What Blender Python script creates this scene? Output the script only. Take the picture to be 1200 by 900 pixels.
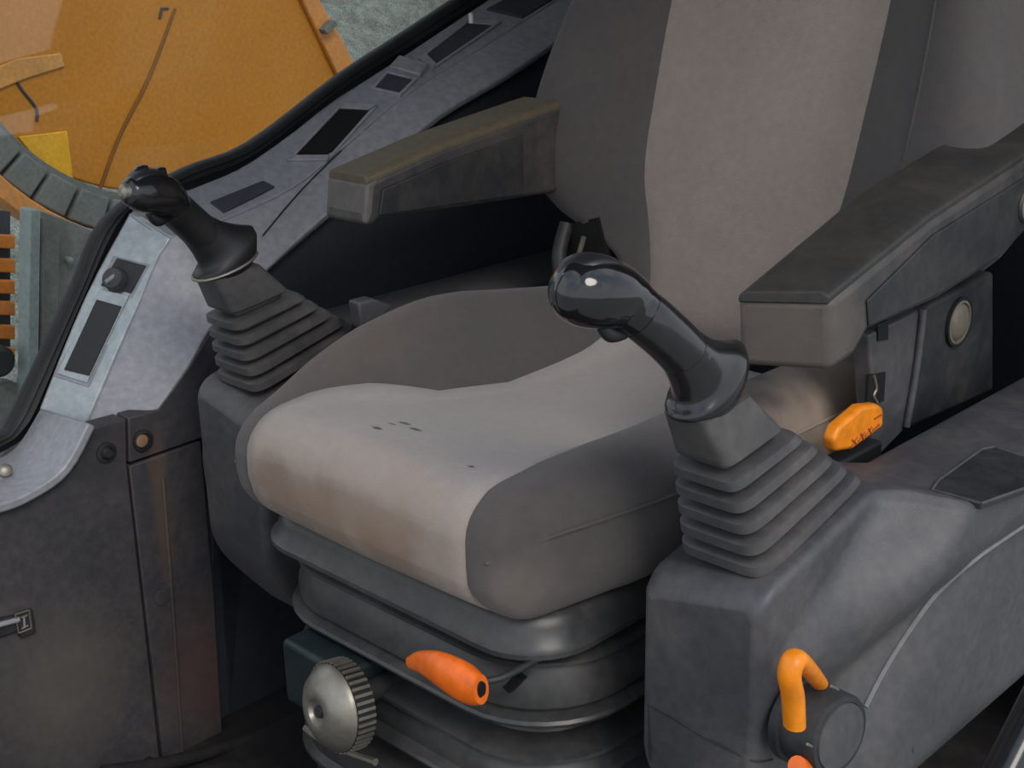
import bpy, bmesh, math, random
from mathutils import Vector, Matrix
random.seed(4)
R = math.radians
for o in list(bpy.data.objects): bpy.data.objects.remove(o)
scn = bpy.context.scene
COL = scn.collection

# ------------------------------------------------------------------ camera
CP = Vector((0.930, -0.997, 0.990)); YAW, PIT, ROL, FPX = R(134.57), R(-19.07), R(-1.07), 1600.0
FW = Vector((math.cos(PIT)*math.cos(YAW), math.cos(PIT)*math.sin(YAW), math.sin(PIT)))
r0 = FW.cross(Vector((0, 0, 1))).normalized(); u0 = r0.cross(FW)
RT = r0*math.cos(ROL)+u0*math.sin(ROL); UP = -r0*math.sin(ROL)+u0*math.cos(ROL)
cd = bpy.data.cameras.new('camera'); cam = bpy.data.objects.new('camera', cd); COL.objects.link(cam)
cd.sensor_width = 36; cd.lens = 36*FPX/1200; cd.clip_start = .02
cam.matrix_world = Matrix((( RT.x, UP.x, -FW.x, CP.x), (RT.y, UP.y, -FW.y, CP.y), (RT.z, UP.z, -FW.z, CP.z), (0, 0, 0, 1)))
scn.camera = cam

# ------------------------------------------------------------------ sky, sun, exposure
W = bpy.data.worlds.new('sky'); scn.world = W; W.use_nodes = True
nt = W.node_tree; nt.nodes.clear()
wo = nt.nodes.new('ShaderNodeOutputWorld'); bg = nt.nodes.new('ShaderNodeBackground')
tc = nt.nodes.new('ShaderNodeTexCoord'); sep = nt.nodes.new('ShaderNodeSeparateXYZ'); rmp = nt.nodes.new('ShaderNodeValToRGB')
ns = nt.nodes.new('ShaderNodeTexNoise'); ns.inputs['Scale'].default_value = 2.2; ns.inputs['Detail'].default_value = 5
cr = nt.nodes.new('ShaderNodeValToRGB'); mx = nt.nodes.new('ShaderNodeMixRGB')
cr.color_ramp.elements[0].position = .45; cr.color_ramp.elements[1].position = .6
rmp.color_ramp.elements[0].position = 0; rmp.color_ramp.elements[0].color = (.80, .83, .86, 1)
rmp.color_ramp.elements[1].position = .7; rmp.color_ramp.elements[1].color = (.42, .55, .78, 1)
nt.links.new(tc.outputs['Generated'], sep.inputs[0]); nt.links.new(sep.outputs['Z'], rmp.inputs[0])
nt.links.new(tc.outputs['Generated'], ns.inputs['Vector']); nt.links.new(ns.outputs['Fac'], cr.inputs[0])
nt.links.new(cr.outputs[0], mx.inputs[0]); nt.links.new(rmp.outputs[0], mx.inputs[1]); mx.inputs[2].default_value = (.88, .89, .92, 1)
nt.links.new(mx.outputs[0], bg.inputs[0]); bg.inputs[1].default_value = 1.0
nt.links.new(bg.outputs[0], wo.inputs[0])
sd = bpy.data.lights.new('sun', 'SUN'); sun = bpy.data.objects.new('sun', sd); COL.objects.link(sun)
sd.energy = 1.3; sd.angle = R(25); sd.color = (1, .93, .84)
sun.rotation_euler = Vector((-.85, .30, -.85)).to_track_quat('-Z', 'Y').to_euler()
scn.view_settings.view_transform = 'Standard'; scn.view_settings.look = 'None'
scn.view_settings.gamma = 1; scn.view_settings.use_curve_mapping = False
scn.view_settings.exposure = 0.2

# ------------------------------------------------------------------ helpers
def ray(px, py): return (FW*FPX + RT*(px-600) - UP*(py-450))
def at(px, py, ax, v):
    i = 'xyz'.index(ax); d = ray(px, py); return CP + d*((v-CP[i])/d[i])
def on(px, py, P, N):
    d = ray(px, py); return CP + d*((P-CP).dot(N)/d.dot(N))
def lin(c): return tuple(((v/255)/12.92 if v/255 <= .04045 else ((v/255+.055)/1.055)**2.4) for v in c)
def sm(a, b, t):
    t = max(0., min(1., (t-a)/(b-a))); return t*t*(3-2*t)
def lerp(a, b, t): return a+(b-a)*t
def interp(tab, v):
    if v <= tab[0][0]: return tab[0][1]
    for (a, x), (b, y) in zip(tab, tab[1:]):
        if v <= b: return x+(y-x)*sm(0, 1, (v-a)/(b-a)) if False else x+(y-x)*(v-a)/(b-a)
    return tab[-1][1]

def sinterp(tab, v):
    if v <= tab[0][0]: return tab[0][1]
    if v >= tab[-1][0]: return tab[-1][1]
    for i in range(len(tab)-1):
        if v <= tab[i+1][0]: break
    def slope(k):
        if k <= 0: return (tab[1][1]-tab[0][1])/(tab[1][0]-tab[0][0])
        if k >= len(tab)-1: return (tab[-1][1]-tab[-2][1])/(tab[-1][0]-tab[-2][0])
        return (tab[k+1][1]-tab[k-1][1])/(tab[k+1][0]-tab[k-1][0])
    (x0, y0), (x1, y1) = tab[i], tab[i+1]; h = x1-x0; t = (v-x0)/h
    return (2*t**3-3*t*t+1)*y0+(t**3-2*t*t+t)*h*slope(i)+(3*t*t-2*t**3)*y1+(t**3-t*t)*h*slope(i+1)
def mat(name, col, rough=.5, metal=0, var=.15, scale=8, dust=0., dustcol=(120, 112, 104), bump=0., bscale=400, coat=0, spec=.5, fabric=0, extra=None, speck=.14, dlo=.42, dhi=.75):
    m = bpy.data.materials.new(name); m.use_nodes = True; n = m.node_tree.nodes; l = m.node_tree.links
    b = n['Principled BSDF']; c = lin(col)
    tc = n.new('ShaderNodeTexCoord'); geo = n.new('ShaderNodeNewGeometry')
    nz = n.new('ShaderNodeTexNoise'); nz.inputs['Scale'].default_value = scale; nz.inputs['Detail'].default_value = 6; nz.inputs['Roughness'].default_value = .6
    l.new(geo.outputs['Position'], nz.inputs['Vector'])
    rp = n.new('ShaderNodeValToRGB'); rp.color_ramp.elements[0].position = .3; rp.color_ramp.elements[1].position = .7
    rp.color_ramp.elements[0].color = (*[v*(1-var) for v in c], 1); rp.color_ramp.elements[1].color = (*[min(1, v*(1+var)) for v in c], 1)
    l.new(nz.outputs['Fac'], rp.inputs[0]); out = rp.outputs[0]
    if dust:
        n2 = n.new('ShaderNodeTexNoise'); n2.inputs['Scale'].default_value = scale*1.7; n2.inputs['Detail'].default_value = 9; n2.inputs['Roughness'].default_value = .7
        l.new(geo.outputs['Position'], n2.inputs['Vector'])
        r2 = n.new('ShaderNodeValToRGB'); r2.color_ramp.elements[0].position = dlo; r2.color_ramp.elements[1].position = dhi
        r2.color_ramp.elements[1].color = (dust, dust, dust, 1); l.new(n2.outputs['Fac'], r2.inputs[0])
        mxx = n.new('ShaderNodeMixRGB'); l.new(r2.outputs[0], mxx.inputs[0]); l.new(out, mxx.inputs[1]); mxx.inputs[2].default_value = (*lin(dustcol), 1)
        out = mxx.outputs[0]
        ra = n.new('ShaderNodeMath'); ra.operation = 'MULTIPLY_ADD'; l.new(r2.outputs[0], ra.inputs[0]); ra.inputs[1].default_value = .5; ra.inputs[2].default_value = rough
        l.new(ra.outputs[0], b.inputs['Roughness'])
    else: b.inputs['Roughness'].default_value = rough
    # fine specks and rubbed patches
    n4 = n.new('ShaderNodeTexNoise'); n4.inputs['Scale'].default_value = 95; n4.inputs['Detail'].default_value = 5; l.new(geo.outputs['Position'], n4.inputs['Vector'])
    r4 = n.new('ShaderNodeValToRGB'); r4.color_ramp.elements[0].position = .35; r4.color_ramp.elements[1].position = .68
    r4.color_ramp.elements[0].color = (1-speck, 1-speck, 1-speck, 1); r4.color_ramp.elements[1].color = (1+speck*.6,)*3+(1,); l.new(n4.outputs['Fac'], r4.inputs[0])
    m4 = n.new('ShaderNodeMixRGB'); m4.blend_type = 'MULTIPLY'; m4.inputs[0].default_value = 1; l.new(out, m4.inputs[1]); l.new(r4.outputs[0], m4.inputs[2]); out = m4.outputs[0]
    if extra: out = extra(n, l, geo, out)
    l.new(out, b.inputs['Base Color']); b.inputs['Metallic'].default_value = metal
    b.inputs['Specular IOR Level'].default_value = spec
    if coat: b.inputs['Coat Weight'].default_value = coat; b.inputs['Coat Roughness'].default_value = .06
    if fabric: b.inputs['Sheen Weight'].default_value = fabric; b.inputs['Sheen Roughness'].default_value = .5
    if bump:
        n3 = n.new('ShaderNodeTexNoise'); n3.inputs['Scale'].default_value = bscale; n3.inputs['Detail'].default_value = 2
        l.new(geo.outputs['Position'], n3.inputs['Vector'])
        bp = n.new('ShaderNodeBump'); bp.inputs['Strength'].default_value = bump; bp.inputs['Distance'].default_value = .001
        l.new(n3.outputs['Fac'], bp.inputs['Height']); l.new(bp.outputs[0], b.inputs['Normal'])
    return m

def blob(n, l, geo, out, centre, rad, col, amt, nscale=14, soft=.35):
    """a stain or painted light patch of its own shape at a place on the surface"""
    v = n.new('ShaderNodeVectorMath'); v.operation = 'SUBTRACT'; l.new(geo.outputs['Position'], v.inputs[0]); v.inputs[1].default_value = centre
    s = n.new('ShaderNodeVectorMath'); s.operation = 'DIVIDE'; l.new(v.outputs[0], s.inputs[0]); s.inputs[1].default_value = rad
    ln = n.new('ShaderNodeVectorMath'); ln.operation = 'LENGTH'; l.new(s.outputs[0], ln.inputs[0])
    nz = n.new('ShaderNodeTexNoise'); nz.inputs['Scale'].default_value = nscale; nz.inputs['Detail'].default_value = 7; l.new(geo.outputs['Position'], nz.inputs['Vector'])
    ad = n.new('ShaderNodeMath'); ad.operation = 'MULTIPLY_ADD'; l.new(nz.outputs['Fac'], ad.inputs[0]); ad.inputs[1].default_value = 1.4; l.new(ln.outputs['Value'], ad.inputs[2])
    mr = n.new('ShaderNodeMapRange'); mr.inputs['From Min'].default_value = 1.7+soft; mr.inputs['From Max'].default_value = 1.7-soft
    mr.inputs['To Max'].default_value = amt; l.new(ad.outputs[0], mr.inputs['Value'])
    mm = n.new('ShaderNodeMixRGB'); l.new(mr.outputs[0], mm.inputs[0]); l.new(out, mm.inputs[1]); mm.inputs[2].default_value = (*lin(col), 1)
    return mm.outputs[0]

def link(name, me, m, parent=None, label=None, kind=None, bevel=0, seg=3, sub=0, smooth=True, shade=38, cat=None, group=None):
    o = bpy.data.objects.new(name, me); COL.objects.link(o)
    if m: me.materials.append(m)
    bm = bmesh.new(); bm.from_mesh(me); bmesh.ops.recalc_face_normals(bm, faces=bm.faces); bm.to_mesh(me); bm.free()
    if smooth: me.shade_smooth(); me.set_sharp_from_angle(angle=R(shade))
    if bevel:
        b = o.modifiers.new('b', 'BEVEL'); b.width = bevel; b.segments = seg; b.limit_method = 'ANGLE'; b.angle_limit = R(28); b.harden_normals = False
    if sub:
        s = o.modifiers.new('s', 'SUBSURF'); s.levels = s.render_levels = sub
    if parent:
        o.parent = parent; o.matrix_parent_inverse = Matrix.Translation(-parent.location)
    for k, v in (('label', label), ('kind', kind), ('category', cat), ('group', group)):
        if v: o[k] = v
    return o
def thing(name, label, cat, loc, group=None):
    o = bpy.data.objects.new(name, None); o.location = loc; o.empty_display_size = .05; COL.objects.link(o)
    o['label'] = label; o['category'] = cat
    if group: o['group'] = group
    return o
def meshof(v, f, name='m'):
    me = bpy.data.meshes.new(name); me.from_pydata([tuple(p) for p in v], [], f); me.update(); return me
def poly(name, pts, ext, m, parent=None, **k):
    """prism from a 3D outline pushed along ext"""
    ext = Vector(ext); n = len(pts); v = [Vector(p) for p in pts]+[Vector(p)+ext for p in pts]
    f = [tuple(range(n)), tuple(range(2*n-1, n-1, -1))]+[(i, (i+1) % n, n+(i+1) % n, n+i) for i in range(n)]
    return link(name, meshof(v, f), m, parent, **k)
def box(name, a, b, m, parent=None, **k):
    (x0, y0, z0), (x1, y1, z1) = a, b
    return poly(name, [(x0, y0, z0), (x1, y0, z0), (x1, y1, z0), (x0, y1, z0)], (0, 0, z1-z0), m, parent, **k)
def slab(name, pix, P, N, h0, h1, m, parent=None, **k):
    """flat plate on the plane (P, N): outline, from height h0 to h1 above it"""
    N = N.normalized()
    return poly(name, [on(*p, P, N)+N*h0 for p in pix], N*(h1-h0), m, parent, **k)
def loftmesh(rings, cap0=True, cap1=True, closed=True):
    n = len(rings[0]); v = [p for r in rings for p in r]; f = []
    for i in range(len(rings)-1):
        for j in range(n if closed else n-1):
            k = (j+1) % n; f.append((i*n+j, i*n+k, (i+1)*n+k, (i+1)*n+j))
    if cap0: f.append(tuple(reversed(range(n))))
    if cap1: f.append(tuple((len(rings)-1)*n+j for j in range(n)))
    return meshof(v, f)
def ringof(c, ax, ay, n=24, e=2.0):
    """superellipse ring; ax, ay half-axis vectors"""
    out = []
    for i in range(n):
        t = 2*math.pi*i/n; ct, st = math.cos(t), math.sin(t)
        a = math.copysign(abs(ct)**(2/e), ct); b = math.copysign(abs(st)**(2/e), st)
        out.append(Vector(c)+Vector(ax)*a+Vector(ay)*b)
    return out
def catmull(pts, k=6):
    P = [pts[0]]+list(pts)+[pts[-1]]; out = []
    for i in range(1, len(P)-2):
        for j in range(k):
            t = j/k
            out.append(tuple(.5*((2*b)+(c-a)*t+(2*a-5*b+4*c-d)*t*t+(-a+3*b-3*c+d)*t**3) for a, b, c, d in zip(P[i-1], P[i], P[i+1], P[i+2])))
    out.append(tuple(pts[-1])); return out
def tube(name, path, rad, m, parent=None, n=14, k=6, flat=1.0, side=None, **kw):
    """swept round bar; rad scalar or per point"""
    if not isinstance(rad, (list, tuple)): rad = [rad]*len(path)
    pp = catmull([(*p, r) for p, r in zip(path, rad)], k) if k > 1 else [(*p, r) for p, r in zip(path, rad)]
    rings = []; ref = Vector(side) if side else None
    for i, p in enumerate(pp):
        a = Vector(pp[max(i-1, 0)][:3]); b = Vector(pp[min(i+1, len(pp)-1)][:3]); t = (b-a).normalized()
        s = ref if ref is not None else (Vector((0, 0, 1)) if abs(t.z) < .9 else Vector((1, 0, 0)))
        x = (s-t*s.dot(t)).normalized(); y = t.cross(x)
        if ref is None: ref = x
        else: ref = x if not side else ref
        rings.append(ringof(p[:3], x*p[3], y*p[3]*flat, n))
    return link(name, loftmesh(rings), m, parent, **kw)
def lathe(name, c, axis, prof, m, parent=None, n=40, flute=None, **kw):
    """prof = (distance along axis, radius)"""
    c = Vector(c); a = Vector(axis).normalized(); x = a.orthogonal().normalized(); y = a.cross(x); rings = []
    for d, r in prof:
        rings.append([c+a*d+(x*math.cos(2*math.pi*i/n)+y*math.sin(2*math.pi*i/n))*max(r, 1e-5) for i in range(n)])
    return link(name, loftmesh(rings), m, parent, **kw)
def pillow(h, Rr, nx, ny, nz, us, warp, groove=.0025):
    """rounded box as a dense skin, warped; faces with |u|<us on top/front belong to the centre panel"""
    def axis_samples(h_, n, brk=None):
        s = [-h_+2*h_*i/n for i in range(n+1)]
        # denser samples at the rounding
        e = [h_-Rr*t for t in (.1, .25, .45, .7, 1.0)]
        s = sorted(set([round(v, 5) for v in s if abs(v) < h_-Rr]+[round(v, 5) for v in e]+[round(-v, 5) for v in e]+[h_, -h_]+([brk, -brk] if brk else [])))
        return s
    X = axis_samples(h[0], nx, us); Y = axis_samples(h[1], ny); Z = axis_samples(h[2], nz)
    vid = {}; V = []; F = []; fl = []
    def vert(p):
        key = tuple(round(c, 5) for c in p)
        if key not in vid:
            q = Vector([max(-(hh-Rr), min(hh-Rr, c)) for c, hh in zip(p, h)]); d = Vector(p)-q
            w = q+d.normalized()*Rr if d.length > 1e-9 else Vector(p)
            vid[key] = len(V); V.append((w, key))
        return vid[key]
    def face(a, b, A, B, fx):
        for i in range(len(A)-1):
            for j in range(len(B)-1):
                pts = []
                for (s, t) in ((A[i], B[j]), (A[i+1], B[j]), (A[i+1], B[j+1]), (A[i], B[j+1])):
                    p = [0, 0, 0]; p[a] = s; p[b] = t; p[fx[0]] = fx[1]; pts.append(tuple(p))
                F.append(tuple(vert(p) for p in pts)); 
                fl.append(all(abs(p[0]) <= us+1e-6 for p in pts))
    for s in (-1, 1):
        face(0, 1, X, Y, (2, s*h[2])); face(0, 2, X, Z, (1, s*h[1])); face(1, 2, Y, Z, (0, s*h[0]))
    keys = [k for _, k in V]
    pos = [Vector(warp(*v, us)) for v, _ in V]
    me = meshof(pos, F); bm = bmesh.new(); bm.from_mesh(me); bmesh.ops.recalc_face_normals(bm, faces=bm.faces); bm.verts.ensure_lookup_table()
    bm.normal_update()
    for v in bm.verts:
        if abs(abs(keys[v.index][0])-us) < 1e-5: pos[v.index] = v.co - v.normal*groove
    bm.free()
    return pos, F, fl, keys
def split(pos, F, fl, want):
    idx = {}; v = []; f = []
    for a, w in zip(F, fl):
        if w != want: continue
        g = []
        for i in a:
            if i not in idx: idx[i] = len(v); v.append(pos[i])
            g.append(idx[i])
        f.append(tuple(g))
    return meshof(v, f)

# ------------------------------------------------------------------ materials
M = {}
M['plastic'] = mat('dark_grey_plastic', (73, 73, 77), .44, var=.14, dust=.26, dustcol=(128, 118, 108), bump=.25, bscale=900)
M['plastic_dark'] = mat('black_plastic', (38, 40, 43), .5, var=.15, dust=.3, dustcol=(100, 94, 88), bump=.25, bscale=900)
M['rubber'] = mat('boot_rubber', (70, 69, 70), .5, var=.12, dust=.35, dustcol=(120, 112, 106))
M['bellows'] = mat('bellows_rubber', (58, 59, 60), .33, var=.2, dust=.35, dustcol=(112, 104, 98), scale=6)
M['gloss'] = mat('glossy_black_grip', (30, 30, 32), .22, var=.1, coat=.3, dust=.10, dustcol=(90, 85, 80), scale=20)
M['gloss_hi'] = mat('polished_black_grip', (26, 26, 28), .12, var=.1, coat=.5)
M['grip'] = mat('matte_black_grip', (32, 32, 34), .42, var=.15, dust=.1, dustcol=(90, 85, 80), scale=20)
def bolster_extra(n, l, geo, out):
    out = blob(n, l, geo, out, (.25, .19, .49), (.06, .14, .09), (184, 166, 150), .95, 22, .6)  # pale dust, with window light painted into its colour
    out = blob(n, l, geo, out, (.22, -.27, .43), (.06, .05, .04), (128, 116, 108), .5, 26, .5)
    return blob(n, l, geo, out, (-.22, -.12, .55), (.06, .12, .06), (112, 96, 84), .45, 20, .6)
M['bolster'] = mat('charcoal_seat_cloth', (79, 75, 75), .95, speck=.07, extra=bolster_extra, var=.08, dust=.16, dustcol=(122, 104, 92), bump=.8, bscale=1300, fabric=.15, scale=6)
def beige_extra(n, l, geo, out):
    out = blob(n, l, geo, out, (-.02, -.27, .445), (.19, .05, .065), (150, 122, 92), .65, 9, .6)
    out = blob(n, l, geo, out, (-.10, -.262, .44), (.05, .04, .045), (112, 84, 62), .6, 26, .35)
    out = blob(n, l, geo, out, (-.03, -.262, .43), (.035, .04, .055), (116, 88, 66), .5, 34, .35)
    out = blob(n, l, geo, out, (.06, -.262, .425), (.05, .04, .04), (118, 90, 68), .6, 28, .4)
    out = blob(n, l, geo, out, (.02, -.27, .47), (.10, .05, .02), (132, 108, 88), .5, 30, .4)
    for p_, r in (((475, 502), (.0075, .004)), ((487, 511), (.0075, .004)), ((443, 517), (.0075, .004)), ((460, 507), (.005, .002)), ((553, 562), (.0035, .003))):
        out = blob(n, l, geo, out, at(*p_, 'z', .512), (r[0]*1.05, r[1]*1.0, .03), (46, 40, 38), .9, 220, .25)
    return out
M['beige'] = mat('pale_grey_seat_cloth', (164, 157, 154), .95, speck=.05, var=.04, dust=.08, dustcol=(150, 136, 126), bump=.8, bscale=1300, fabric=.15, scale=7, extra=beige_extra)
M['beige_back'] = mat('pale_backrest_cloth', (146, 134, 127), .95, speck=.06, var=.05, dust=.10, dustcol=(146, 128, 118), bump=.9, bscale=1100, fabric=.15, scale=9)
M['silver'] = mat('silver_grey_trim', (176, 186, 190), .36, metal=.25, var=.06, dust=.15, dustcol=(150, 146, 140))
M['grey'] = mat('grey_side_trim', (152, 153, 160), .42, metal=.1, var=.07, dust=.14, dustcol=(140, 132, 126))
M['rail'] = mat('satin_grey_rail', (158, 162, 170), .35, metal=.25, var=.08, dust=.3, dustcol=(140, 134, 128))
def rust(n, l, geo, out):
    out = blob(n, l, geo, out, (-.5, -.18, .30), (.05, .012, .10), (104, 84, 70), .5, 30, .5)
    out = blob(n, l, geo, out, (-.5, -.13, .02), (.05, .06, .09), (100, 72, 64), .5, 14, .6)
    return blob(n, l, geo, out, (-.5, -.34, .10), (.05, .07, .08), (118, 112, 100), .35, 12, .6)
M['wall'] = mat('worn_grey_panel', (67, 66, 70), .55, var=.16, dust=.28, dustcol=(112, 98, 88), scale=7, bump=.2, bscale=700, extra=rust)
M['dark'] = mat('deep_grey_lining', (56, 60, 68), .7, var=.1, dust=.1, dustcol=(80, 76, 72))
M['black'] = mat('black_rubber', (22, 23, 25), .55, var=.15, dust=.12, dustcol=(80, 78, 74))
M['void'] = mat('black_recess', (9, 9, 10), .6, var=.1)
M['screen'] = mat('dark_display_glass', (12, 12, 13), .12, var=.1)
M['orange'] = mat('orange_plastic', (240, 112, 30), .35, var=.05, dust=.1, dustcol=(200, 90, 50))
M['seam'] = mat('dark_ochre_groove', (120, 76, 20), .7)
M['emboss'] = mat('shadowed_orange', (176, 84, 20), .5)
M['slat'] = mat('weathered_orange_slat', (206, 120, 40), .6, var=.15, dust=.4, dustcol=(120, 90, 60))
M['amber'] = mat('amber_plastic', (246, 142, 22), .35, var=.05)
M['steel'] = mat('scuffed_steel', (150, 146, 136), .4, metal=.75, var=.12, dust=.45, dustcol=(150, 140, 124), scale=20)
M['armtop'] = mat('worn_brown_armrest_vinyl', (46, 45, 44), .5, var=.12, dust=.25, dustcol=(92, 80, 64), bump=.3, bscale=600)
def nose_dust(n, l, geo, out): return blob(n, l, geo, out, (.305, -.03, .635), (.07, .06, .07), (108, 98, 91), .75, 26, .7)
M['arm'] = mat('charcoal_armrest_vinyl', (58, 57, 58), .42, extra=nose_dust, var=.16, dust=.35, dustcol=(118, 106, 98), bump=.3, bscale=600)
M['teal'] = mat('dark_teal_plastic', (22, 36, 40), .45, var=.1, dust=.1)
M['mat'] = mat('black_floor_mat', (30, 29, 30), .8, var=.2, dust=.4, dustcol=(72, 62, 56), scale=12)
M['yellow'] = mat('yellow_machine_paint', (182, 114, 8), .42, var=.07, dust=.25, dustcol=(190, 130, 70), scale=3)
M['ochre'] = mat('faded_orange_paint', (204, 134, 62), .6, var=.1, dust=.45, dustcol=(170, 130, 100), scale=6)
M['tread'] = mat('dusty_tread_rubber', (104, 108, 106), .85, var=.15, dust=.5, dustcol=(128, 126, 118), scale=12, bump=.6, bscale=150)
M['dusty'] = mat('dusty_steel_plate', (112, 112, 108), .85, var=.2, dust=.6, dustcol=(150, 148, 140), scale=9, bump=.7, bscale=90)
M['galv'] = mat('pale_green_grey_steel', (140, 148, 146), .5, metal=.2, var=.1, dust=.3)
M['gravel'] = mat('gravel_ground', (132, 138, 130), .95, var=.3, dust=.7, dustcol=(172, 176, 170), scale=9, bump=1, bscale=40)
def dirt(n, l, geo, out): return blob(n, l, geo, out, at(470, 15, 'x', -7), (1.5, .35, 1.0), (176, 138, 108), .8, 3, .3)
M['bank'] = mat('bank_gravel', (112, 112, 102), .95, speck=.6, var=.35, dust=.8, dustcol=(160, 168, 160), scale=5, bump=1, bscale=30, extra=dirt)
g = bpy.data.materials.new('window_glass'); g.use_nodes = True; gn = g.node_tree.nodes; gn.clear(); go = gn.new('ShaderNodeOutputMaterial'); gt = gn.new('ShaderNodeBsdfTransparent'); gg = gn.new('ShaderNodeBsdfGlossy')
gt.inputs[0].default_value = (.92, .95, .94, 1); gg.inputs['Roughness'].default_value = .02; gf = gn.new('ShaderNodeFresnel'); gf.inputs[0].default_value = 1.45; gm = gn.new('ShaderNodeMixShader')
g.node_tree.links.new(gf.outputs[0], gm.inputs[0]); g.node_tree.links.new(gt.outputs[0], gm.inputs[1]); g.node_tree.links.new(gg.outputs[0], gm.inputs[2]); g.node_tree.links.new(gm.outputs[0], go.inputs[0])
M['glass'] = g

# ================================================================== SETTING
FZ = -.07
box('floor', (-.66, -.75, FZ-.03), (.52, 1.0, FZ), M['mat'], kind='structure')
box('ceiling', (-.66, -.62, 1.52), (.52, 1.0, 1.56), M['dark'], kind='structure')
box('wall_back', (-.66, .96, FZ), (.52, 1.0, 1.52), M['dark'], kind='structure')
box('wall_front', (-.66, -.80, FZ), (.52, -.76, .22), M['dark'], kind='structure')  # unseen low front panel, added to shade the console fronts
box('wall_left', (.49, .50, FZ), (.53, .96, 1.52), M['dark'], kind='structure')
# right-hand cab side: lining below the window
SO = [(45, 480), (98, 350), (152, 248), (233, 217), (297, 187), (400, 112), (480, 60), (560, 7), (640, -45), (760, -120)]
SE = [(100, 500), (150, 385), (200, 278), (263, 257), (343, 220), (400, 175), (483, 106), (600, 34), (690, -25), (800, -95)]
SL = [(185, 480), (222, 430), (255, 375), (330, 300), (395, 240), (450, 190), (517, 133), (600, 84), (690, 22), (800, -50)]
XO, XE, XL = -.62, -.56, -.50
PO = [at(*p, 'x', XO) for p in SO]; PE = [at(*p, 'x', XE) for p in SE]; PL = [at(*p, 'x', XL) for p in SL]
lining = [p.copy() for p in PL[2:]]
lo = [Vector((-.52, p.y, p.z)) for p in lining]
wr = poly('wall_right', [Vector((-.56, lo[0].y-.02, FZ))]+[Vector((-.56, p.y, p.z-.01)) for p in lo]+[Vector((-.56, lo[-1].y, FZ))], (.03, 0, 0), M['dark'], kind='structure')
poly('trim_2', [Vector((-.655, PO[0].y-.05, FZ))]+[Vector((-.655, p.y, p.z-.012)) for p in [PO[0]+Vector((0, -.05, -.06))]+PO]+[Vector((-.655, PO[-1].y, FZ))], (.034, 0, 0), M['black'], kind='structure')
box('trim_1', (-.66, .93, FZ), (-.58, .96, 1.52), M['dark'], kind='structure')
PX = Vector((XL, 0, 0)); NX = Vector((1, 0, 0))
slab('panel', [(-150, 605), (-60, 600), (0, 590), (34, 577), (72, 550), (90, 522), (100, 504), (148, 491), (149, 545), (188, 893), (-150, 1010)], PX, NX, -.03, 0, M['wall'], wr, bevel=.002, label='large scuffed grey lower panel')
slab('panel', [(152, 547), (236, 517), (252, 700), (262, 868), (192, 892)], PX, NX, -.03, -.001, M['wall'], wr, bevel=.002, label='narrow rust-stained grey panel')
slab('panel', [(151, 490), (185, 481), (222, 431), (255, 375), (300, 333), (300, 500), (236, 514), (152, 543)], PX, NX, -.03, -.001, M['wall'], wr, bevel=.002, label='small upper grey panel with a brown plug')
slab('panel', [(264, 600), (420, 500), (420, 840), (264, 868)], PX, NX, -.05, -.03, M['dark'], wr, bevel=.002, label='recessed dark panel')
# seam ridge on the narrow panel
tube('panel_rib', [at(191, 560, 'x', -.499), at(203, 720, 'x', -.499), at(214, 885, 'x', -.499)], .0022, M['wall'], wr, n=8)
lathe('bolt', at(124, 530, 'x', -.5), (1, 0, 0), [(0, .013), (.003, .013), (.004, .009), (.002, .008), (.006, .006), (.008, .005)], M['plastic_dark'], wr, label='dark round push plug')
lathe('bolt', at(167, 516, 'x', -.5), (1, 0, 0), [(0, .0135), (.003, .0135), (.004, .010), (.001, .0098)], M['plastic_dark'], wr, label='dark ring of the brown plug')
M['plug'] = mat('brown_plug', (150, 118, 88), .7, var=.15)
lathe('plug', at(165, 516, 'x', -.499), (1, 0, 0), [(0, .008), (.0035, .008), (.0042, .006)], M['plug'], wr, label='tan brown plug')
lathe('plug', at(190, 700, 'x', -.5), (1, 0, 0), [(0, .011), (.001, .0105), (.0012, .009)], M['wall'], wr)
lathe('bolt', at(173, 893, 'x', -.5), (1, 0, 0), [(0, .008), (.005, .007), (.006, .004)], M['black'], wr)
# floor edge lip
tube('baseboard_right', [at(120, 905, 'x', -.46), at(200, 893, 'x', -.46), at(290, 868, 'x', -.46), at(345, 842, 'x', -.46)], .009, M['mat'], None, n=10, kind='structure')

# side window
win = bpy.data.objects.new('window_1', None); win.location = (-.63, .2, .7); COL.objects.link(win); win['kind'] = 'structure'
inner = [(-160, 560), (-60, 545), (0, 522), (25, 503), (45, 470), (98, 342), (150, 243), (222, 213), (295, 182), (398, 104), (480, 54), (560, 3), (640, -49), (760, -125)]
sealp = [at(x, y, 'x', -.628) for x, y in inner]
outer = [(-160, 545), (-60, 528), (0, 508), (12, 494), (28, 462), (84, 343), (125, 256), (213, 200), (293, 168), (398, 89), (468, 43), (533, 0), (625, -62), (745, -140)]
sealo = [at(x, y, 'x', -.634) for x, y in outer]
si = catmull([tuple(p) for p in sealp], 4); so = catmull([tuple(p) for p in sealo], 4); rings = []
for p, q in zip(si, so):
    p, q = Vector(p), Vector(q); d = (q-p)
    rings.append([p-d*.7+Vector((-.012, 0, 0)), p-d*.7+Vector((-.002, 0, 0)), p+Vector((.004, 0, 0)), p+d*.2+Vector((.010, 0, 0)), p+d*.5+Vector((.006, 0, 0)), p+d*.62+Vector((.010, 0, 0)), p+d*.9+Vector((.008, 0, 0)), q, q+Vector((-.012, 0, 0))])
link('window_seal', loftmesh(rings), M['black'], win, shade=60)
top = 1.44
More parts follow.
